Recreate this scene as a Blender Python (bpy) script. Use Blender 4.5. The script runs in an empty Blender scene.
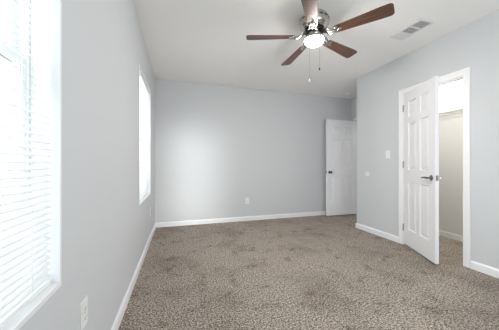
import bpy, bmesh, math, random
from mathutils import Vector, Matrix

S = bpy.context.scene
C = S.collection
R = math.radians
random.seed(4)

# ------------------------------------------------------------------ camera
CAM_Z = 1.08
cam_d = bpy.data.cameras.new('camera')
cam_d.sensor_width = 36.0
cam_d.lens = 229.0 / 499.0 * 36.0
cam_d.clip_start = 0.02
cam = bpy.data.objects.new('camera', cam_d)
C.objects.link(cam)
cam.location = (0, 0, CAM_Z)
cam.rotation_euler = (R(90), 0, R(-17.1))
S.camera = cam

# ------------------------------------------------------------------ world / exposure
w = bpy.data.worlds.new('World')
S.world = w
w.use_nodes = True
nt = w.node_tree
bg = nt.nodes['Background']
bg.inputs['Color'].default_value = (0.88, 0.945, 1.0, 1)
bg.inputs['Strength'].default_value = 3.35

S.view_settings.view_transform = 'Standard'
S.view_settings.look = 'None'
S.view_settings.gamma = 1.0
S.view_settings.use_curve_mapping = False
S.view_settings.exposure = 1.0
cy = S.cycles
cy.max_bounces = 16
cy.diffuse_bounces = 12
cy.glossy_bounces = 4
cy.transparent_max_bounces = 12
cy.use_denoising = True
cy.sample_clamp_indirect = 4.0

FAN_LIGHT = 132.0
CLOSET_W = 42.0
HALL_W = 8.0

# ------------------------------------------------------------------ room numbers
XL = -0.395      # left wall face
XR = 2.92        # right wall face
YB = 4.26        # back wall face
YC = 3.22        # outer corner of the closet block
XA = 3.70        # alcove wall face
YF = -0.32       # wall behind the viewer
H = 2.57
T = 0.115
WT = 0.115       # outer wall
XK = 3.82        # closet back wall
CL0, CL1 = 1.0, YC - T      # closet extent in y
HX = 4.85        # hall far wall
DO0, DO1, DOH = 1.68, 2.355, 2.04   # closet door opening
EO0, EO1, EOH = 3.335, 4.10, 2.045  # entry door opening
WIN = [(0.0, 0.96), (2.61, 3.585)]
WZ0, WZ1 = 0.66, 2.135
FWIN = (0.85, 1.9)     # added window behind the viewer, put in to supply light, x range
FZ0 = 0.2

def portal(y0, y1):
    d = bpy.data.lights.new('window_daylight', 'AREA')
    d.shape = 'RECTANGLE'
    d.size = WZ1 - WZ0
    d.size_y = y1 - y0
    d.cycles.is_portal = True
    o = bpy.data.objects.new('window_daylight', d)
    C.objects.link(o)
    o.location = (XL - WT - 0.03, (y0 + y1) / 2, (WZ0 + WZ1) / 2)
    o.rotation_euler = (0, R(-90), 0)
for a, b in WIN:
    portal(a, b)

pd = bpy.data.lights.new('window_daylight', 'AREA')  # sky portal for the added window
pd.shape = 'RECTANGLE'; pd.size = FWIN[1] - FWIN[0]; pd.size_y = WZ1 - FZ0
pd.cycles.is_portal = True
po = bpy.data.objects.new('window_daylight', pd)
C.objects.link(po)
po.location = ((FWIN[0] + FWIN[1]) / 2, YF - 0.16, (FZ0 + WZ1) / 2)
po.rotation_euler = (R(90), 0, 0)

# low hazy sun, nearly along the window wall, through the added rear window
SUN_AZ, SUN_EL = -14.0, 4.5
sd_ = bpy.data.lights.new('hazy_sun', 'SUN')
sd_.energy = 0.85
sd_.angle = R(10)
sd_.color = (1.0, 0.98, 0.96)
sun = bpy.data.objects.new('hazy_sun', sd_)
C.objects.link(sun)
ray = Vector((math.sin(R(SUN_AZ)) * math.cos(R(SUN_EL)), math.cos(R(SUN_AZ)) * math.cos(R(SUN_EL)), -math.sin(R(SUN_EL))))
sun.rotation_euler = ray.to_track_quat('-Z', 'Y').to_euler()

# ------------------------------------------------------------------ materials
def mat(name, col, rough=0.5, metal=0.0, spec=0.5, bump=None, emit=None, coat=0.0):
    m = bpy.data.materials.new(name)
    m.use_nodes = True
    n = m.node_tree.nodes
    l = m.node_tree.links
    b = n['Principled BSDF']
    b.inputs['Base Color'].default_value = (*col, 1)
    b.inputs['Roughness'].default_value = rough
    b.inputs['Metallic'].default_value = metal
    b.inputs['Specular IOR Level'].default_value = spec
    b.inputs['Coat Weight'].default_value = coat
    if bump:
        sc, st, dist = bump
        tc = n.new('ShaderNodeTexCoord')
        nz = n.new('ShaderNodeTexNoise')
        nz.inputs['Scale'].default_value = sc
        nz.inputs['Detail'].default_value = 3
        bp = n.new('ShaderNodeBump')
        bp.inputs['Strength'].default_value = st
        bp.inputs['Distance'].default_value = dist
        l.new(tc.outputs['Object'], nz.inputs['Vector'])
        l.new(nz.outputs['Fac'], bp.inputs['Height'])
        l.new(bp.outputs['Normal'], b.inputs['Normal'])
    if emit:
        b.inputs['Emission Color'].default_value = (*emit[0], 1)
        b.inputs['Emission Strength'].default_value = emit[1]
    return m

M = {}
M['wall'] = mat('wall_paint', (0.64, 0.653, 0.668), 0.65, spec=0.35, bump=(90, 0.12, 0.004))
M['ceiling'] = mat('ceiling_paint', (0.92, 0.91, 0.895), 0.9, spec=0.2, bump=(70, 0.15, 0.004))
M['closet'] = mat('closet_paint', (0.76, 0.75, 0.72), 0.7, spec=0.3, bump=(90, 0.12, 0.004))  # warm tint of the closet bulb put into the wall colour
M['trim'] = mat('trim_white', (0.90, 0.90, 0.91), 0.35, spec=0.5)
M['door'] = mat('door_white', (0.90, 0.90, 0.92), 0.38, spec=0.5)
M['plate'] = mat('plate_white', (0.86, 0.86, 0.85), 0.3)
M['plate_dark'] = mat('socket_slot', (0.08, 0.08, 0.08), 0.6)
M['blind'] = mat('blind_slat_white', (0.86, 0.87, 0.87), 0.4)
M['vinyl'] = mat('window_vinyl', (0.82, 0.83, 0.83), 0.35)
M['nickel'] = mat('satin_nickel', (0.33, 0.315, 0.29), 0.40, metal=1.0)
M['nickel_dark'] = mat('aged_nickel', (0.24, 0.225, 0.205), 0.25, metal=1.0)
M['nickel_polished'] = mat('polished_nickel', (0.50, 0.475, 0.44), 0.22, metal=1.0)
M['dark_metal'] = mat('dark_metal', (0.06, 0.055, 0.05), 0.4, metal=0.8)
M['vent'] = mat('vent_white', (0.80, 0.80, 0.80), 0.45)
M['vent_dark'] = mat('vent_backing_dark', (0.10, 0.11, 0.12), 0.8)
M['detector'] = mat('detector_plastic', (0.92, 0.92, 0.90), 0.4)
M['globe'] = mat('lit_glass_globe', (0.95, 0.93, 0.9), 0.25, emit=((1.0, 0.95, 0.90), FAN_LIGHT))
M['cord'] = mat('cord_white', (0.87, 0.87, 0.86), 0.7)
M['rod'] = mat('closet_rod_white', (0.75, 0.75, 0.73), 0.35)

def slat_mat():
    m = mat('blind_slat_vinyl', (0.80, 0.81, 0.81), 0.4)
    n = m.node_tree.nodes; l = m.node_tree.links
    t = n.new('ShaderNodeBsdfTranslucent')
    t.inputs['Color'].default_value = (0.9, 0.91, 0.91, 1)
    mx = n.new('ShaderNodeMixShader'); mx.inputs[0].default_value = 0.02
    l.new(n['Principled BSDF'].outputs[0], mx.inputs[1]); l.new(t.outputs[0], mx.inputs[2])
    l.new(mx.outputs[0], n['Material Output'].inputs['Surface'])
    return m
M['slat'] = slat_mat()

def glass_mat(name, tint):
    m = bpy.data.materials.new(name)
    m.use_nodes = True
    n = m.node_tree.nodes
    l = m.node_tree.links
    n.remove(n['Principled BSDF'])
    tr = n.new('ShaderNodeBsdfTransparent')
    tr.inputs['Color'].default_value = tint
    gl = n.new('ShaderNodeBsdfGlossy')
    gl.inputs['Roughness'].default_value = 0.02
    fr = n.new('ShaderNodeFresnel')
    fr.inputs['IOR'].default_value = 1.45
    mx = n.new('ShaderNodeMixShader')
    geo = n.new('ShaderNodeNewGeometry')
    inv = n.new('ShaderNodeMath'); inv.operation = 'SUBTRACT'; inv.inputs[0].default_value = 1.0
    mul = n.new('ShaderNodeMath'); mul.operation = 'MULTIPLY'
    l.new(geo.outputs['Backfacing'], inv.inputs[1])
    l.new(fr.outputs[0], mul.inputs[0]); l.new(inv.outputs[0], mul.inputs[1])
    l.new(mul.outputs[0], mx.inputs[0])
    l.new(tr.outputs[0], mx.inputs[1])
    l.new(gl.outputs[0], mx.inputs[2])
    l.new(mx.outputs[0], n['Material Output'].inputs['Surface'])
    return m
M['glass'] = glass_mat('dimming_glass', (0.77, 0.785, 0.78, 1))  # left panes tinted darker to dim daylight on the blinds
M['glass_clear'] = glass_mat('clear_glass', (0.97, 0.98, 0.975, 1))

def carpet_mat():
    m = bpy.data.materials.new('frieze_carpet')
    m.use_nodes = True
    n = m.node_tree.nodes
    l = m.node_tree.links
    b = n['Principled BSDF']
    b.inputs['Roughness'].default_value = 0.95
    b.inputs['Specular IOR Level'].default_value = 0.1
    tc = n.new('ShaderNodeTexCoord')
    def noise(scale, detail=2.0, rough=0.5):
        z = n.new('ShaderNodeTexNoise')
        z.inputs['Scale'].default_value = scale
        z.inputs['Detail'].default_value = detail
        z.inputs['Roughness'].default_value = rough
        l.new(tc.outputs['Object'], z.inputs['Vector'])
        return z
    # twisted tufts, three tones of yarn
    f = noise(105, 3, 0.9)
    r = n.new('ShaderNodeValToRGB')
    e = r.color_ramp.elements
    e[0].position = 0.42; e[0].color = (0.06, 0.047, 0.038, 1)
    e[1].position = 0.59; e[1].color = (0.86, 0.76, 0.67, 1)
    k = e.new(0.5); k.color = (0.375, 0.318, 0.268, 1)
    f2 = noise(68, 2, 0.6)
    av = n.new('ShaderNodeMix'); av.data_type = 'FLOAT'
    av.inputs[0].default_value = 0.3
    l.new(f.outputs['Fac'], av.inputs[2]); l.new(f2.outputs['Fac'], av.inputs[3])
    l.new(av.outputs[0], r.inputs[0])
    # worn, trodden and stained patches of the pile
    p = noise(2.1, 4, 0.62)
    pr = n.new('ShaderNodeValToRGB')
    pr.color_ramp.elements[0].position = 0.33; pr.color_ramp.elements[0].color = (0.76, 0.745, 0.73, 1)
    pr.color_ramp.elements[1].position = 0.52; pr.color_ramp.elements[1].color = (1, 1, 1, 1)
    l.new(p.outputs['Fac'], pr.inputs[0])
    q = noise(7.0, 3, 0.6)
    qr = n.new('ShaderNodeValToRGB')
    qr.color_ramp.elements[0].position = 0.33; qr.color_ramp.elements[0].color = (0.70, 0.67, 0.64, 1)
    qr.color_ramp.elements[1].position = 0.43; qr.color_ramp.elements[1].color = (1, 1, 1, 1)
    l.new(q.outputs['Fac'], qr.inputs[0])
    m1 = n.new('ShaderNodeMix'); m1.data_type = 'RGBA'; m1.blend_type = 'MULTIPLY'
    m1.inputs[0].default_value = 1
    l.new(r.outputs[0], m1.inputs[6]); l.new(pr.outputs[0], m1.inputs[7])
    m2 = n.new('ShaderNodeMix'); m2.data_type = 'RGBA'; m2.blend_type = 'MULTIPLY'
    m2.inputs[0].default_value = 1
    l.new(m1.outputs[2], m2.inputs[6]); l.new(qr.outputs[0], m2.inputs[7])
    l.new(m2.outputs[2], b.inputs['Base Color'])
    bp = n.new('ShaderNodeBump')
    bp.inputs['Strength'].default_value = 0.8
    bp.inputs['Distance'].default_value = 0.02
    l.new(f.outputs['Fac'], bp.inputs['Height'])
    l.new(bp.outputs['Normal'], b.inputs['Normal'])
    return m
M['carpet'] = carpet_mat()

def wood_mat():
    m = bpy.data.materials.new('walnut_blade')
    m.use_nodes = True
    n = m.node_tree.nodes
    l = m.node_tree.links
    b = n['Principled BSDF']
    b.inputs['Roughness'].default_value = 0.38
    tc = n.new('ShaderNodeTexCoord')
    mp = n.new('ShaderNodeMapping')
    mp.inputs['Scale'].default_value = (3, 55, 10)
    z = n.new('ShaderNodeTexNoise')
    z.inputs['Scale'].default_value = 1.0
    z.inputs['Detail'].default_value = 4
    r = n.new('ShaderNodeValToRGB')
    r.color_ramp.elements[0].position = 0.3; r.color_ramp.elements[0].color = (0.060, 0.026, 0.016, 1)
    r.color_ramp.elements[1].position = 0.7; r.color_ramp.elements[1].color = (0.165, 0.078, 0.048, 1)
    l.new(tc.outputs['Object'], mp.inputs[0])
    l.new(mp.outputs[0], z.inputs['Vector'])
    l.new(z.outputs['Fac'], r.inputs[0])
    l.new(r.outputs[0], b.inputs['Base Color'])
    return m
M['wood'] = wood_mat()

# ------------------------------------------------------------------ mesh helpers
def box(bm, x0, x1, y0, y1, z0, z1, bev=0.0, mtx=None):
    v = [bm.verts.new(p) for p in [(x0, y0, z0), (x1, y0, z0), (x1, y1, z0), (x0, y1, z0),
                                   (x0, y0, z1), (x1, y0, z1), (x1, y1, z1), (x0, y1, z1)]]
    fs = [bm.faces.new([v[i] for i in q]) for q in
          [(3, 2, 1, 0), (4, 5, 6, 7), (0, 1, 5, 4), (1, 2, 6, 5), (2, 3, 7, 6), (3, 0, 4, 7)]]
    if bev:
        es = set(e for f in fs for e in f.edges)
        r = bmesh.ops.bevel(bm, geom=list(es), offset=bev, segments=2, affect='EDGES', profile=0.7)
        v = list(set(r['verts']) | set(x for x in v if x.is_valid))
    if mtx is not None:
        bmesh.ops.transform(bm, matrix=mtx, verts=[x for x in v if x.is_valid])
    return v

def lathe(bm, prof, n=40, mtx=None, close=True):
    """prof: list of (radius, z); spun round the z axis"""
    rings = []
    new = []
    for r, z in prof:
        if r < 1e-6:
            vv = bm.verts.new((0, 0, z)); rings.append([vv]); new.append(vv)
        else:
            ring = [bm.verts.new((r * math.cos(2 * math.pi * i / n), r * math.sin(2 * math.pi * i / n), z)) for i in range(n)]
            rings.append(ring); new += ring
    for a, b in zip(rings, rings[1:]):
        for i in range(n):
            j = (i + 1) % n
            if len(a) == 1 and len(b) == 1:
                continue
            if len(a) == 1:
                bm.faces.new((a[0], b[j], b[i]))
            elif len(b) == 1:
                bm.faces.new((a[i], a[j], b[0]))
            else:
                bm.faces.new((a[i], a[j], b[j], b[i]))
    if close:
        for ring in (rings[0], rings[-1]):
            if len(ring) > 1:
                bm.faces.new(ring)
    if mtx is not None:
        bmesh.ops.transform(bm, matrix=mtx, verts=new)
    return new

def tube(bm, pts, rad, n=8):
    """round bar through pts; rad a number or a list"""
    pts = [Vector(p) for p in pts]
    rr = rad if isinstance(rad, (list, tuple)) else [rad] * len(pts)
    rings = []
    up = Vector((0, 0, 1))
    for i, p in enumerate(pts):
        d = (pts[min(i + 1, len(pts) - 1)] - pts[max(i - 1, 0)]).normalized()
        a = d.cross(up)
        if a.length < 0.05:
            a = d.cross(Vector((1, 0, 0)))
        a.normalize()
        b = d.cross(a).normalized()
        rings.append([bm.verts.new(p + (a * math.cos(2 * math.pi * k / n) + b * math.sin(2 * math.pi * k / n)) * rr[i]) for k in range(n)])
    for a, b in zip(rings, rings[1:]):
        for k in range(n):
            j = (k + 1) % n
            bm.faces.new((a[k], a[j], b[j], b[k]))
    bm.faces.new(rings[0]); bm.faces.new(rings[-1])

def obj(name, bm, m, parent=None, smooth=None, loc=None, rotz=None, origin=None):
    bmesh.ops.recalc_face_normals(bm, faces=bm.faces[:])
    if origin is not None:
        bmesh.ops.translate(bm, verts=bm.verts[:], vec=-Vector(origin))
    me = bpy.data.meshes.new(name)
    if smooth is not None:
        for f in bm.faces:
            f.smooth = True
        for e in bm.edges:
            if len(e.link_faces) == 2 and e.calc_face_angle(0) > R(smooth):
                e.smooth = False
    bm.to_mesh(me)
    bm.free()
    me.materials.append(m)
    o = bpy.data.objects.new(name, me)
    C.objects.link(o)
    if origin is not None:
        o.location = origin
    if loc is not None:
        o.location = loc
    if rotz is not None:
        o.rotation_euler = (0, 0, rotz)
    if parent:
        o.parent = parent
    return o

def thing(name, label, cat, loc=(0, 0, 0), rot=(0, 0, 0), group=None):
    o = bpy.data.objects.new(name, None)
    C.objects.link(o)
    o.empty_display_size = 0.1
    o.location = loc
    o.rotation_euler = rot
    o['label'] = label
    o['category'] = cat
    if group:
        o['group'] = group
    return o

def struct(name, bm, m, label, cat, **k):
    o = obj(name, bm, m, **k)
    o['kind'] = 'structure'
    o['label'] = label
    o['category'] = cat
    return o

def copy_tree(o, parent=None):
    c = o.copy()
    C.objects.link(c)
    c.parent = parent
    for ch in list(o.children):
        copy_tree(ch, c)
    return c

# ------------------------------------------------------------------ shell
bm = bmesh.new()
box(bm, XL - WT, HX + 0.1, YF - T, YB + 0.6, -0.12, 0.0)
struct('floor', bm, M['carpet'], 'taupe brown speckled carpet with darker trodden patches covering the floor', 'carpet')

bm = bmesh.new()
box(bm, XL - WT, HX + 0.1, YF - T, YB + 0.6, H, H + 0.12)
struct('ceiling', bm, M['ceiling'], 'smooth white ceiling above the whole bedroom', 'ceiling')

# left wall with its two window openings
bm = bmesh.new()
xo = XL - WT
ys = [YF, WIN[0][0], WIN[0][1], WIN[1][0], WIN[1][1], YB]
box(bm, xo, XL, ys[0] - T, ys[1], 0, H)
box(bm, xo, XL, ys[2], ys[3], 0, H)
box(bm, xo, XL, ys[4], ys[5] + T, 0, H)
for a, b in WIN:
    box(bm, xo, XL, a, b, 0, WZ0)
    box(bm, xo, XL, a, b, WZ1, H)
struct('wall_left', bm, M['wall'], 'pale grey painted wall holding the two blind-covered windows', 'wall')

bm = bmesh.new()
box(bm, XL, XA + T, YB, YB + T, 0, H)
struct('wall_back', bm, M['wall'], 'pale blue-grey painted far wall with one low outlet', 'wall')

bm = bmesh.new()
box(bm, XL, FWIN[0], YF - T, YF, 0, H)
box(bm, FWIN[1], XR + T, YF - T, YF, 0, H)
box(bm, FWIN[0], FWIN[1], YF - T, YF, 0, FZ0)
box(bm, FWIN[0], FWIN[1], YF - T, YF, WZ1, H)
struct('wall_front', bm, M['wall'], 'pale grey painted wall opposite the outlet wall', 'wall')

bm = bmesh.new()
box(bm, XR, XR + T, YF, DO0 - 0.02, 0, H)
box(bm, XR, XR + T, DO1 + 0.02, YC, 0, H)
box(bm, XR, XR + T, DO0 - 0.02, DO1 + 0.02, DOH + 0.02, H)
struct('wall_right', bm, M['wall'], 'pale grey painted wall with the closet doorway and light switch', 'wall')

bm = bmesh.new()
box(bm, XR + T, XA, YC - T, YC, 0, H)
struct('wall_alcove_side', bm, M['wall'], 'short grey wall turning the corner into the entry alcove', 'wall')

bm = bmesh.new()
box(bm, XA, XA + T, YC - T, EO0 - 0.02, 0, H)
box(bm, XA, XA + T, EO1 + 0.02, YB, 0, H)
box(bm, XA, XA + T, EO0 - 0.02, EO1 + 0.02, EOH + 0.02, H)
struct('wall_entry', bm, M['wall'], 'grey wall of the alcove holding the entry doorway', 'wall')

bm = bmesh.new()
box(bm, XK, XK + T, CL0 - T, YC - T, 0, H)
box(bm, XR + T, XK, CL0 - T, CL0, 0, H)
struct('wall_closet', bm, M['closet'], 'back and side walls inside the closet, bulb warmth put into the colour', 'wall')

bm = bmesh.new()
box(bm, HX, HX + T, 2.4, YB + 0.6, 0, H)
box(bm, XK + T, HX, 2.4 - T, 2.4, 0, H)
box(bm, XA + T, HX, YB + 0.48, YB + 0.6, 0, H)
struct('wall_hall', bm, M['wall'], 'grey hallway walls beyond the open entry door', 'wall')

# baseboards: a board with an eased top
BH, BT = 0.083, 0.014
def board(bm, p, q, nrm):
    """baseboard along p->q (2D), sticking out along nrm"""
    p = Vector(p); q = Vector(q); nrm = Vector(nrm)
    prof = [(0, 0.0), (BT, 0.0), (BT, BH - 0.016), (BT * 0.55, BH - 0.004), (BT * 0.4, BH), (0, BH)]
    a = [bm.verts.new((p.x + nrm.x * d, p.y + nrm.y * d, z)) for d, z in prof]
    b = [bm.verts.new((q.x + nrm.x * d, q.y + nrm.y * d, z)) for d, z in prof]
    k = len(prof)
    for i in range(k):
        j = (i + 1) % k
        bm.faces.new((a[i], a[j], b[j], b[i]))
    bm.faces.new(a); bm.faces.new(b)

CW = 0.062   # casing width
def base(name, runs, label):
    bm = bmesh.new()
    for r in runs:
        board(bm, *r)
    struct(name, bm, M['trim'], label, 'baseboard')
base('baseboard_left', [((XL, YF), (XL, YB), (1, 0))], 'white baseboard running below the two windows')
base('baseboard_back', [((XL + BT, YB), (XA, YB), (0, -1))], 'white baseboard along the far outlet wall')
base('baseboard_front', [((XL + BT, YF), (XR, YF), (0, 1))], 'white baseboard along the wall opposite the outlet wall')
base('baseboard_right', [((XR, YF + BT), (XR, DO0 - CW - 0.012), (-1, 0)),
                         ((XR, DO1 + CW + 0.012), (XR, YC + BT), (-1, 0)),
                         ((XR, YC), (XA, YC), (0, 1))], 'white baseboard either side of the closet doorway')
base('baseboard_closet', [((XK, CL0), (XK, CL1), (-1, 0)), ((XR + T, CL0), (XK - BT, CL0), (0, 1)),
                          ((XR + T, CL1), (XK - BT, CL1), (0, -1))], 'white baseboard inside the closet')

# ------------------------------------------------------------------ doorway trim
def casing(name, x, y0, y1, h, label, ymin=None):
    """jamb lining plus flat casing with a raised outer bead, on the room face x"""
    bm = bmesh.new()
    jt = 0.018
    box(bm, x - 0.001, x + T + 0.001, y0 - jt, y0, 0, h + jt)
    box(bm, x - 0.001, x + T + 0.001, y1, y1 + jt, 0, h + jt)
    box(bm, x - 0.001, x + T + 0.001, y0, y1, h, h + jt)
    # stops
    box(bm, x + 0.038, x + 0.062, y0, y0 + 0.011, 0, h - 0.011)
    box(bm, x + 0.038, x + 0.062, y1 - 0.011, y1, 0, h - 0.011)
    box(bm, x + 0.038, x + 0.062, y0, y1, h - 0.011, h)
    j = struct(name, bm, M['trim'], label, 'door frame')
    rv = 0.006
    for s, xf in ((-1, x), (1, x + T)):
        bm = bmesh.new()
        def cs(ya, yb, za, zb, out):   # one casing length in two steps
            a, b = sorted((xf, xf + s * 0.011)); box(bm, a, b, ya, yb, za, zb, 0.002)
        a0, a1 = y0 - rv - CW, y0 - rv
        b0, b1 = y1 + rv, y1 + rv + CW
        if ymin: a0 = max(a0, ymin)
        cs(a0, a1, 0, h + rv, -1)
        cs(b0, b1, 0, h + rv, 1)
        cs(a0, b1, h + rv, h + rv + CW, 0)
        # outer bead
        xa, xb = sorted((xf + s * 0.011, xf + s * 0.017))
        box(bm, xa, xb, a0, a0 + 0.022, 0, h + rv + CW - 0.022, 0.002)
        box(bm, xa, xb, b1 - 0.022, b1, 0, h + rv + CW - 0.022, 0.002)
        box(bm, xa, xb, a0, b1, h + rv + CW - 0.022, h + rv + CW, 0.002)
        obj('casing', bm, M['trim'], j)
    return j
t1 = casing('trim_1', XR, DO0, DO1, DOH, 'white moulded casing around the closet doorway')
t2 = casing('trim_2', XA, EO0, EO1, EOH, 'white moulded casing around the entry doorway in the alcove')
bm = bmesh.new()
box(bm, XR + 0.004, XR + 0.034, DO0 - 0.001, DO0 + 0.002, 0.895, 0.955)
obj('strike_plate', bm, M['nickel'], t1)

# ------------------------------------------------------------------ six panel doors
def six_panel(bm, W, D, Hd):
    """slab from x=0 (hinge) to x=W, y from 0 (front) to D, both faces panelled"""
    st = 0.165 * W
    ms = 0.118 * W
    pw = (W - 2 * st - ms) / 2
    xs = [0, st, st + pw, st + pw + ms, W - st, W]
    hs = [0.215, 0.62, 0.167, 0.62, 0.075, 0.206, 0.127]
    k = Hd / sum(hs)
    zs = [0]
    for h in hs:
        zs.append(zs[-1] + h * k)
    for y, sgn in ((0, -1), (D, 1)):
        g = [[bm.verts.new((x, y, z)) for x in xs] for z in zs]
        panels = []
        for i in range(len(zs) - 1):
            for j in range(len(xs) - 1):
                q = [g[i][j], g[i][j + 1], g[i + 1][j + 1], g[i + 1][j]]
                if sgn > 0:
                    q.reverse()
                f = bm.faces.new(q)
                f.normal_update()
                if i in (1, 3, 5) and j in (1, 3):
                    panels.append(f)
        for th, dp in ((0.007, -0.015), (0.006, 0.0), (0.026, 0.012)):
            bmesh.ops.inset_individual(bm, faces=panels, thickness=th, depth=dp, use_even_offset=True)
    bmesh.ops.remove_doubles(bm, verts=bm.verts[:], dist=1e-6)
    # edges of the slab
    def quad(*c):
        bm.faces.new([bm.verts.new(p) for p in c])
    quad((0, 0, 0), (0, D, 0), (0, D, Hd), (0, 0, Hd))
    quad((W, 0, 0), (W, D, 0), (W, D, Hd), (W, 0, Hd))
    quad((0, 0, 0), (W, 0, 0), (W, D, 0), (0, D, 0))
    quad((0, 0, Hd), (W, 0, Hd), (W, D, Hd), (0, D, Hd))

def make_door(name, label, W, Hd, pin, ang, hand_style):
    """local x runs from the hinge to the free edge; y=0 is the face on the room side when shut"""
    D = 0.035
    bm = bmesh.new()
    six_panel(bm, W, D, Hd)
    o = obj(name, bm, M['door'])
    o['kind'] = 'structure'
    o['label'] = label
    o['category'] = 'door'
    o.location = (pin[0], pin[1], 0.024)
    o.rotation_euler = (0, 0, ang)
    return o, D

def lever(o, x, z, y, side, style):
    """handle on face y; side -1 is the y=0 face. style 'lever' or 'knob'"""
    bm = bmesh.new()
    rot = Matrix.Translation((x, y, z)) @ Matrix.Rotation(R(90) * (1 if side < 0 else -1), 4, 'X')
    lathe(bm, [(0.0, -0.001), (0.031, -0.001), (0.031, 0.004), (0.026, 0.010), (0.013, 0.013), (0.0105, 0.016), (0.0105, 0.038), (0.0, 0.038)], 28, rot)
    r = obj('handle_rose', bm, M['nickel_dark'], o, smooth=35)
    bm = bmesh.new()
    if style == 'lever':
        yy = y + side * 0.046
        pts = [(x + 0.012, y + side * 0.042, z), (x, yy, z), (x - 0.02, yy + side * 0.004, z + 0.002), (x - 0.05, yy + side * 0.004, z + 0.003),
               (x - 0.085, yy, z), (x - 0.108, yy - side * 0.004, z - 0.004), (x - 0.114, yy - side * 0.008, z - 0.005)]
        tube(bm, pts, [0.009, 0.0115, 0.0105, 0.009, 0.0085, 0.008, 0.005], 12)
        obj('lever', bm, M['nickel_dark'], r, smooth=40)
    else:
        lathe(bm, [(0.0, 0.034), (0.011, 0.034), (0.016, 0.038), (0.025, 0.046), (0.0285, 0.056), (0.026, 0.066), (0.016, 0.073), (0.0, 0.075)], 28, rot)
        obj('knob', bm, M['nickel_dark'], r, smooth=40)

def hinge(o, z, D):
    bm = bmesh.new()
    tube(bm, [(-0.004, -0.006, z - 0.045), (-0.004, -0.006, z + 0.045)], 0.0065, 12)
    tube(bm, [(-0.004, -0.006, z + 0.045), (-0.004, -0.006, z + 0.051)], [0.008, 0.004], 12)
    box(bm, -0.0035, 0.0, -0.003, 0.026, z - 0.045, z + 0.045)
    obj('hinge', bm, M['nickel'], o, smooth=40)

def latch(o, W, z):
    bm = bmesh.new()
    box(bm, W - 0.0005, W + 0.0015, 0.006, 0.029, z - 0.028, z + 0.028)
    box(bm, W, W + 0.009, 0.012, 0.023, z - 0.007, z + 0.007, 0.001)
    obj('latch', bm, M['nickel'], o)

# the shut door runs towards -y, its room face looks to -x:  local x -> -y, local y -> +x
W1 = 0.668
d1, D = make_door('door_1', 'white six-panel closet door standing ajar with two lever handles', W1, 2.008,
                  (XR - 0.006, DO1 - 0.002), R(-90 - 26.5), 'lever')
lever(d1, W1 - 0.065, 0.915, 0.0, -1, 'lever')
lever(d1, W1 - 0.065, 0.915, D, 1, 'lever')
latch(d1, W1, 0.915)
for z in (0.21, 1.06, 1.82):
    hinge(d1, z, D)

W2 = 0.76
d2, D = make_door('door_2', 'white six-panel entry door opened back beside the far wall with round knob', W2, 2.005,
                  (XA - 0.008, EO1 - 0.002), R(-90 - 90.5), 'knob')
lever(d2, W2 - 0.065, 0.905, 0.0, -1, 'knob')
lever(d2, W2 - 0.065, 0.905, D, 1, 'knob')
latch(d2, W2, 0.905)
for z in (0.2, 1.03, 1.80):
    hinge(d2, z, D)

# ------------------------------------------------------------------ windows
def make_window(n, y0, y1, label):
    lin = 0.012
    xo = XL - WT
    # lining boards just inside the opening
    bm = bmesh.new()
    box(bm, xo + 0.035, XL + 0.002, y0, y0 + lin, WZ0, WZ1)
    box(bm, xo + 0.035, XL + 0.002, y1 - lin, y1, WZ0, WZ1)
    box(bm, xo + 0.035, XL + 0.002, y0 + lin, y1 - lin, WZ1 - lin, WZ1)
    box(bm, xo + 0.035, XL + 0.005, y0 + lin, y1 - lin, WZ0, WZ0 + lin + 0.004, 0.002)
    # vinyl frame
    fx0, fx1 = xo - 0.02, xo + 0.045
    fr = 0.026
    a, b, c, d = y0 + 0.001, y1 - 0.001, WZ0 + 0.001, WZ1 - 0.001
    o = struct('window_%d' % n, bm, M['trim'], label, 'window')
    bm = bmesh.new()
    box(bm, fx0, fx1 - 0.011, a, a + fr, c, d)
    box(bm, fx0, fx1 - 0.011, b - fr, b, c, d)
    box(bm, fx0, fx1 - 0.011, a + fr, b - fr, d - fr, d)
    box(bm, fx0, fx1 - 0.011, a + fr, b - fr, c, c + fr)
    obj('window_frame', bm, M['vinyl'], o)
    mid = (WZ0 + WZ1) / 2 + 0.02
    for (zx0, zx1, za, zb, nm) in ((fx0 + 0.008, fx0 + 0.028, mid - 0.018, d - fr, 'upper'), (fx0 + 0.03, fx0 + 0.05, c + fr, mid + 0.018, 'lower')):
        bm = bmesh.new()
        s = 0.03
        box(bm, zx0, zx1, a + fr, a + fr + s, za, zb)
        box(bm, zx0, zx1, b - fr - s, b - fr, za, zb)
        box(bm, zx0, zx1, a + fr + s, b - fr - s, za, za + s)
        box(bm, zx0, zx1, a + fr + s, b - fr - s, zb - s, zb)
        sash = obj('sash', bm, M['vinyl'], o)
        bm = bmesh.new()
        xm = (zx0 + zx1) / 2
        box(bm, xm - 0.002, xm + 0.002, a + fr + s, b - fr - s, za + s, zb - s)
        obj('glass_pane', bm, M['glass'], sash)
    return o
make_window(1, *WIN[0], 'white-lined window close to the viewer')
make_window(2, *WIN[1], 'white-lined window near the far corner of the room')

bm = bmesh.new()
a, b = FWIN
for p in ((a, a + 0.05, FZ0, WZ1), (b - 0.05, b, FZ0, WZ1), (a + 0.05, b - 0.05, FZ0, FZ0 + 0.05), (a + 0.05, b - 0.05, WZ1 - 0.05, WZ1),
          (a + 0.05, b - 0.05, 1.40, 1.44)):
    box(bm, p[0], p[1], YF - 0.09, YF - 0.04, p[2], p[3])
w3 = struct('window_3', bm, M['vinyl'], 'added unseen window letting in light from behind the viewer', 'window')
bm = bmesh.new()
box(bm, a + 0.05, b - 0.05, YF - 0.067, YF - 0.063, FZ0 + 0.05, 1.40)
box(bm, a + 0.05, b - 0.05, YF - 0.067, YF - 0.063, 1.44, WZ1 - 0.05)
obj('glass_pane', bm, M['glass_clear'], w3)

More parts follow.
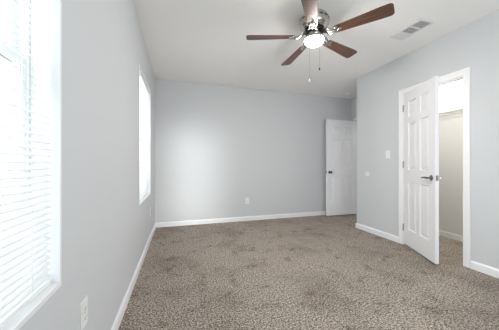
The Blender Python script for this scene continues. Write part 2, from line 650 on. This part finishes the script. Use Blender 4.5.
# ------------------------------------------------------------------ blinds
def make_blind(y0, y1, label):
    """origin at the middle of the bottom rail"""
    yc = (y0 + y1) / 2
    hw = (y1 - y0) / 2 - 0.012 - 0.006
    xb = XL - 0.030
    zb = WZ0 + 0.024
    zt = WZ1 - 0.014
    t = thing('mini_blind', label, 'blind', (xb, yc, zb), group='white mini blinds in the windows')
    t['group'] = 'white mini blinds in the windows'
    bm = bmesh.new()
    box(bm, -0.012, 0.014, -hw, hw, zt - zb - 0.027, zt - zb, 0.002)
    obj('head_rail', bm, M['blind'], t)
    bm = bmesh.new()
    box(bm, -0.012, 0.012, -hw, hw, 0.0, 0.012, 0.003)
    obj('bottom_rail', bm, M['blind'], t)
    # slats: one crowned strip each, inner edge lower than outer edge
    pitch = 0.0212
    tilt = R(33)
    bm = bmesh.new()
    z = 0.026
    while z < zt - zb - 0.035:
        prof = []
        for k in range(5):
            u = (k / 4 - 0.5)
            wx = u * 0.0245
            crown = 0.0016 * (1 - (2 * u) ** 2)
            # u = +0.5 is the room side
            prof.append((wx * math.cos(tilt) + crown * math.sin(tilt), -wx * math.sin(tilt) + crown * math.cos(tilt)))
        th = 0.0004
        top = [[bm.verts.new((px, y, z + pz + th)) for px, pz in prof] for y in (-hw, hw)]
        bot = [[bm.verts.new((px, y, z + pz - th)) for px, pz in prof] for y in (-hw, hw)]
        for k in range(4):
            bm.faces.new((top[0][k], top[0][k + 1], top[1][k + 1], top[1][k]))
            bm.faces.new((bot[0][k], bot[1][k], bot[1][k + 1], bot[0][k + 1]))
        bm.faces.new((top[0][0], top[1][0], bot[1][0], bot[0][0]))
        bm.faces.new((top[0][4], bot[0][4], bot[1][4], top[1][4]))
        z += pitch
    obj('slats', bm, M['slat'], t)
    for yy in (-hw + 0.11, 0.0, hw - 0.11):
        bm = bmesh.new()
        for dx in (-0.0125, 0.0125):
            tube(bm, [(dx, yy, 0.008), (dx, yy, zt - zb - 0.02)], 0.0008, 5)
        tube(bm, [(0.0, yy + 0.003, 0.008), (0.0, yy + 0.003, zt - zb - 0.02)], 0.0008, 5)
        obj('ladder_cord', bm, M['cord'], t)
    return t
make_blind(*WIN[0], 'white mini blind filling the big window close to the viewer, slats tilted open')
make_blind(*WIN[1], 'white mini blind hanging in the window near the far corner')

# ------------------------------------------------------------------ ceiling fan
FX, FY = 1.283, 1.985
fan = thing('ceiling_fan', 'brushed nickel ceiling fan with five walnut blades and a lit glass bowl', 'ceiling fan', (FX, FY, H))
bm = bmesh.new()
lathe(bm, [(0.0, 0.0), (0.098, 0.0), (0.105, -0.006), (0.108, -0.016), (0.118, -0.024), (0.132, -0.034), (0.140, -0.052), (0.142, -0.085),
           (0.138, -0.110), (0.128, -0.125), (0.118, -0.132), (0.118, -0.138), (0.105, -0.150), (0.075, -0.158), (0.0, -0.158)], 56)
obj('motor_housing', bm, M['nickel_polished'], fan, smooth=25)
# dark vent slots round the motor
for k in range(15):
    bm = bmesh.new()
    a = 2 * math.pi * k / 15
    m4 = Matrix.Rotation(a, 4, 'Z') @ Matrix.Translation((0.1405, 0, -0.068))
    box(bm, -0.003, 0.003, -0.016, 0.016, -0.006, 0.006, 0.002, m4)
    obj('vent_slot', bm, M['dark_metal'], fan)
# hub plate turning under the motor
bm = bmesh.new()
lathe(bm, [(0.0, -0.157), (0.088, -0.157), (0.092, -0.163), (0.092, -0.172), (0.084, -0.178), (0.0, -0.178)], 48)
obj('hub', bm, M['dark_metal'], fan, smooth=30)
# switch housing and fitter carrying the bowl
bm = bmesh.new()
lathe(bm, [(0.0, -0.177), (0.060, -0.177), (0.066, -0.184), (0.066, -0.205), (0.060, -0.214), (0.072, -0.222), (0.086, -0.230), (0.096, -0.236),
           (0.099, -0.245), (0.097, -0.254), (0.0, -0.254)], 48)
fitter = obj('light_fitter', bm, M['nickel_polished'], fan, smooth=25)
bm = bmesh.new()
prof = [(0.0, -0.246), (0.090, -0.250)]
for k in range(0, 13):
    a = R(90 * k / 12)
    prof.append((0.092 * math.cos(a), -0.254 - 0.050 * math.sin(a)))
prof[-1] = (0.0, prof[-1][1])
lathe(bm, prof, 48)
obj('glass_bowl', bm, M['globe'], fan, smooth=40)
zb = -0.203 + 0.0
BZ = 2.336 - H
fan_angles = None
base_ang = math.degrees(math.atan2(2.0, 0.6))
# direction of the blade pointing back over the viewer (camera frame (-.185,-.485) -> room)
cxm, czm = -0.190, -0.485
c17, s17 = math.cos(R(17.1)), math.sin(R(17.1))
dx = cxm * c17 + czm * s17
dy = -cxm * s17 + czm * c17
A0 = math.atan2(dy, dx) + R(1.8)
def blade_mesh():
    bm = bmesh.new()
    r0, r1 = 0.205, 0.675
    n = 14
    outline = []
    def hw(u):
        return 0.044 + 0.022 * min(1, u * 1.15)
    for k in range(n + 1):
        u = k / n
        outline.append((r0 + (r1 - r0 - 0.03) * u, hw(u)))
    tip = []
    wE = hw(1)
    for k in range(1, 8):
        a = R(90 * k / 8)
        tip.append((r1 - 0.03 + 0.03 * math.sin(a), wE - 0.03 * (1 - math.cos(a))))
    tip.append((r1, wE - 0.03))
    top = outline + tip
    pts = [(r0 - 0.012, 0.030)] + top + [(x, -y) for x, y in reversed(top)] + [(r0 - 0.012, -0.030)]
    lo = [bm.verts.new((x, y, -0.003)) for x, y in pts]
    hi = [bm.verts.new((x, y, 0.003)) for x, y in pts]
    bm.faces.new(lo); bm.faces.new(hi)
    k = len(pts)
    for i in range(k):
        j = (i + 1) % k
        bm.faces.new((lo[i], lo[j], hi[j], hi[i]))
    bmesh.ops.recalc_face_normals(bm, faces=bm.faces[:])
    me = bpy.data.meshes.new('blade')
    bm.to_mesh(me); bm.free()
    me.materials.append(M['wood'])
    return me
def iron_mesh():
    bm = bmesh.new()
    # two curving arms from the hub to a three-lobed plate under the blade
    for s in (-1, 1):
        tube(bm, [(0.080, s * 0.020, 0.034), (0.105, s * 0.026, 0.030), (0.130, s * 0.034, 0.012), (0.155, s * 0.034, -0.004),
                  (0.180, s * 0.026, -0.009), (0.205, s * 0.022, -0.0085)], [0.008, 0.009, 0.009, 0.008, 0.008, 0.006], 10)
    tube(bm, [(0.080, 0, 0.034), (0.120, 0, 0.024), (0.150, 0, -0.004), (0.185, 0, -0.010), (0.255, 0, -0.009)], [0.010, 0.009, 0.008, 0.008, 0.005], 10)
    box(bm, 0.196, 0.236, -0.036, 0.036, -0.0085, -0.0035, 0.002)
    for (x, y) in ((0.216, -0.026), (0.216, 0.026), (0.252, 0.0)):
        lathe(bm, [(0, -0.0135), (0.006, -0.0125), (0.012, -0.0095), (0.014, -0.0035), (0, -0.0035)], 14, Matrix.Translation((x, y, 0)))
    tube(bm, [(0.230, 0, -0.006), (0.262, 0, -0.006)], [0.014, 0.009], 10)
    bmesh.ops.recalc_face_normals(bm, faces=bm.faces[:])
    for f in bm.faces:
        f.smooth = True
    me = bpy.data.meshes.new('blade_bracket')
    bm.to_mesh(me); bm.free()
    me.materials.append(M['nickel'])
    return me
bme, ime = blade_mesh(), iron_mesh()
PITCH = R(-12)
for k in range(5):
    a = A0 + 2 * math.pi * k / 5
    for me, nm in ((bme, 'blade'), (ime, 'blade_bracket')):
        o = bpy.data.objects.new(nm, me)
        C.objects.link(o)
        o.parent = fan
        o.location = (0, 0, BZ + 0.018)
        o.rotation_euler = (Matrix.Rotation(a, 3, 'Z') @ Matrix.Rotation(PITCH, 3, 'X')).to_euler()
# pull chains leave the switch housing and hang past the bowl
def chain(cx, cz, z1, fobmat, dark):
    """cx, cz: offset from the fan axis seen from the room's far side"""
    x = cx * c17 + cz * s17
    y = -cx * s17 + cz * c17
    bm = bmesh.new()
    r = math.hypot(x, y)
    ux, uy = x / r, y / r
    z1 = z1 - H
    tube(bm, [(ux * 0.064, uy * 0.064, -0.200), (ux * 0.09, uy * 0.09, -0.205), (x, y, -0.235), (x, y, z1)], 0.0013, 6)
    zz = -0.24
    while zz > z1:
        lathe(bm, [(0, 0.0016), (0.0015, 0.0008), (0.0015, -0.0008), (0, -0.0016)], 6, Matrix.Translation((x, y, zz)))
        zz -= 0.006
    c = obj('pull_chain', bm, M['nickel_polished'], fan, smooth=50)
    bm = bmesh.new()
    lathe(bm, [(0, 0.0), (0.003, -0.002), (0.0045, -0.010), (0.0065, -0.022), (0.005, -0.030), (0, -0.032)], 14, Matrix.Translation((x, y, z1)))
    obj('pull_knob', bm, fobmat, c, smooth=50)
chain(-0.072, -0.095, 1.90, M['cord'], False)
chain(0.016, -0.118, 2.005, M['dark_metal'], True)

# ------------------------------------------------------------------ ceiling vent
vx, vy = 2.445, 1.895
vent = thing('ceiling_vent', 'white rectangular air vent with three louvred sections on the ceiling', 'air vent', (vx, vy, H))
hx, hy = 0.098, 0.183
bm = bmesh.new()
fw = 0.022
box(bm, -hx, hx, -hy, -hy + fw, -0.008, 0.0, 0.002)
box(bm, -hx, hx, hy - fw, hy, -0.008, 0.0, 0.002)
box(bm, -hx, -hx + fw, -hy + fw, hy - fw, -0.008, 0.0, 0.002)
box(bm, hx - fw, hx, -hy + fw, hy - fw, -0.008, 0.0, 0.002)
sec = (2 * hy - 2 * fw) / 3
for k in (1, 2):
    y = -hy + fw + sec * k
    box(bm, -hx + fw, hx - fw, y - 0.004, y + 0.004, -0.0075, -0.001)
obj('vent_frame', bm, M['vent'], vent)
bm = bmesh.new()
box(bm, -hx + fw, hx - fw, -hy + fw, hy - fw, -0.0012, -0.0002)
obj('dark_backing', bm, M['vent_dark'], vent)  # flat dark sheet standing in for the shade inside the duct
for s_ in range(3):
    bm = bmesh.new()
    y0 = -hy + fw + sec * s_ + 0.006
    y1 = -hy + fw + sec * (s_ + 1) - 0.006
    if s_ != 2:   # the louvres run across in two sections and lengthwise in the third
        n = 9
        for i in range(n):
            yy = y0 + (y1 - y0) * (i + 0.5) / n
            m4 = Matrix.Translation((0, yy, -0.0048)) @ Matrix.Rotation(R(24), 4, 'X')
            box(bm, -hx + fw, hx - fw, -0.0068, 0.0068, -0.0005, 0.0005, 0, m4)
    else:
        n = 13
        for i in range(n):
            xx = -hx + fw + (2 * hx - 2 * fw) * (i + 0.5) / n
            m4 = Matrix.Translation((xx, 0, -0.0045)) @ Matrix.Rotation(R(48), 4, 'Y')
            box(bm, -0.0036, 0.0036, y0, y1, -0.0005, 0.0005, 0, m4)
    obj('louvres', bm, M['vent'], vent)

# ------------------------------------------------------------------ smoke detector
sd = thing('smoke_detector', 'small round white smoke detector on the ceiling above the entry door', 'smoke detector', (3.35, 3.93, H))
bm = bmesh.new()
lathe(bm, [(0, 0), (0.066, 0), (0.068, -0.004), (0.068, -0.010), (0, -0.010)], 36)
obj('mounting_plate', bm, M['detector'], sd, smooth=35)
bm = bmesh.new()
lathe(bm, [(0, -0.009), (0.063, -0.009), (0.064, -0.030), (0.060, -0.042), (0.045, -0.048), (0.020, -0.050), (0, -0.050)], 36)
obj('sensor_cap', bm, M['detector'], sd, smooth=35)

# ------------------------------------------------------------------ outlets and switch
def make_outlet(label, loc, rz):
    """local -y faces the room"""
    t = thing('power_outlet', label, 'outlet', loc, (0, 0, rz), 'white wall outlets')
    bm = bmesh.new()
    box(bm, -0.036, 0.036, -0.006, 0.0, -0.058, 0.058, 0.002)
    obj('cover_plate', bm, M['plate'], t)
    for s in (-1, 1):
        bm = bmesh.new()
        box(bm, -0.0165, 0.0165, -0.0085, -0.005, s * 0.0195 - 0.014, s * 0.0195 + 0.014, 0.003)
        rc = obj('receptacle', bm, M['plate'], t)
        bm = bmesh.new()
        for dx in (-0.0065, 0.0065):
            box(bm, dx - 0.0012, dx + 0.0012, -0.0088, -0.008, s * 0.0195 - 0.002, s * 0.0195 + 0.007)
        box(bm, -0.002, 0.002, -0.0088, -0.008, s * 0.0195 - 0.010, s * 0.0195 - 0.006)
        obj('socket_slots', bm, M['plate_dark'], rc)
    bm = bmesh.new()
    lathe(bm, [(0, 0), (0.003, 0), (0.0025, 0.0012), (0, 0.0014)], 12, Matrix.Translation((0, -0.0058, 0)) @ Matrix.Rotation(R(90), 4, 'X'))
    obj('plate_screw', bm, M['nickel'], t)
    return t
o1 = make_outlet('white outlet low on the far wall, facing the viewer', (1.262, YB, 0.385), 0)
o2 = copy_tree(o1)
o2['label'] = 'white outlet low on the window wall, just past the big blind'
o2.location = (XL, 1.155, 0.44); o2.rotation_euler = (0, 0, R(90))
o3 = copy_tree(o1)
o3['label'] = 'white outlet tucked by the far corner below the second window'
o3.location = (XL, 3.56, 0.41); o3.rotation_euler = (0, 0, R(90))

sw = thing('light_switch', 'white toggle light switch beside the closet doorway', 'light switch', (XR, 2.605, 1.235), (0, 0, R(-90)))
bm = bmesh.new()
box(bm, -0.036, 0.036, -0.006, 0.0, -0.058, 0.058, 0.002)
obj('cover_plate', bm, M['plate'], sw)
bm = bmesh.new()
box(bm, -0.005, 0.005, -0.0065, -0.005, -0.012, 0.012, 0.0)
box(bm, -0.004, 0.004, -0.018, -0.005, 0.000, 0.009, 0.0015, Matrix.Rotation(R(-20), 4, 'X'))
obj('toggle', bm, M['plate'], sw)
for z in (-0.030, 0.030):
    bm = bmesh.new()
    lathe(bm, [(0, 0), (0.003, 0), (0.0025, 0.0012), (0, 0.0014)], 12, Matrix.Translation((0, -0.0058, z)) @ Matrix.Rotation(R(90), 4, 'X'))
    obj('plate_screw', bm, M['nickel'], sw)

# round knob bumper on the wall
bm = bmesh.new()
lathe(bm, [(0, 0), (0.040, 0), (0.041, 0.003), (0.036, 0.007), (0.024, 0.0075), (0.016, 0.005), (0, 0.0045)], 32,
      Matrix.Rotation(R(-90), 4, 'Y'))
wb = obj('wall_bumper', bm, M['plate'], smooth=35, loc=(XR, 2.985, 0.934))
wb['label'] = 'round white door bumper disc on the wall near the alcove corner'
wb['category'] = 'door bumper'

# ------------------------------------------------------------------ closet
SH = 1.80
sf = thing('closet_shelf', 'light grey wire closet shelf seen through the ajar closet door', 'shelf', (XK, (CL0 + CL1) / 2, SH))
hl = (CL1 - CL0) / 2
M['wire'] = mat('coated_wire', (0.50, 0.50, 0.50), 0.35)
ye = hl - 0.004
for nm, pts in (('front_wire', ((-0.325, 0.004), (-0.325, -0.028))), ('long_wire', ((-0.16, -0.005), (-0.012, -0.005)))):
    for (px_, pz_) in pts:
        bm = bmesh.new()
        tube(bm, [(px_, -ye, pz_), (px_, ye, pz_)], 0.006, 8)
        obj(nm, bm, M['wire'], sf, smooth=40)
bm = bmesh.new()
k = int(2 * ye / 0.0185)
for i in range(k + 1):
    y = -ye + 2 * ye * i / k
    tube(bm, [(-0.012, y, 0.001), (-0.322, y, 0.001), (-0.328, y, -0.004), (-0.328, y, -0.030)], 0.0028, 5)
obj('deck_wires', bm, M['wire'], sf)
for y in (-0.85, -0.2, 0.5, 0.95):
    bm = bmesh.new()
    tube(bm, [(-0.31, y, -0.012), (-0.006, y, -0.30)], 0.005, 8)
    box(bm, -0.006, 0, y - 0.009, y + 0.009, -0.33, -0.27, 0.001)
    obj('shelf_brace', bm, M['wire'], sf)

def point(name, loc, watts, col, rad=0.06):
    d = bpy.data.lights.new(name, 'POINT')
    d.energy = watts
    d.color = col
    d.shadow_soft_size = rad
    o = bpy.data.objects.new(name, d)
    C.objects.link(o)
    o.location = loc
    return o
# closet bulb on its ceiling holder, and the hall's ceiling lamp
def bulb_holder(label, loc, watts, col, mt):
    t = thing('bulb_holder', label, 'ceiling lamp', loc)
    bm = bmesh.new()
    lathe(bm, [(0, 0), (0.058, 0), (0.055, -0.012), (0.030, -0.030), (0.022, -0.045), (0, -0.045)], 32)
    obj('lamp_holder', bm, M['detector'], t, smooth=35)
    bm = bmesh.new()
    lathe(bm, [(0, -0.044), (0.014, -0.046), (0.018, -0.060), (0.029, -0.082), (0.030, -0.095), (0.022, -0.112), (0, -0.118)], 24)
    obj('bulb', bm, mt, t, smooth=60)
    return t
wl = (1.0, 0.965, 0.90)
M['bulb'] = mat('lit_bulb', (0.9, 0.9, 0.85), 0.3, emit=(wl, CLOSET_W * 14))
M['hall_bulb'] = mat('lit_hall_bulb', (0.9, 0.9, 0.85), 0.3, emit=((1.0, 0.95, 0.88), HALL_W * 14))
bulb_holder('bare bulb on the closet ceiling behind the doorway head', (3.56, 2.05, H), CLOSET_W, wl, M['bulb'])
bulb_holder('bare bulb on the hallway ceiling beyond the entry door', (4.35, 3.6, H), HALL_W, (1, 0.95, 0.88), M['hall_bulb'])
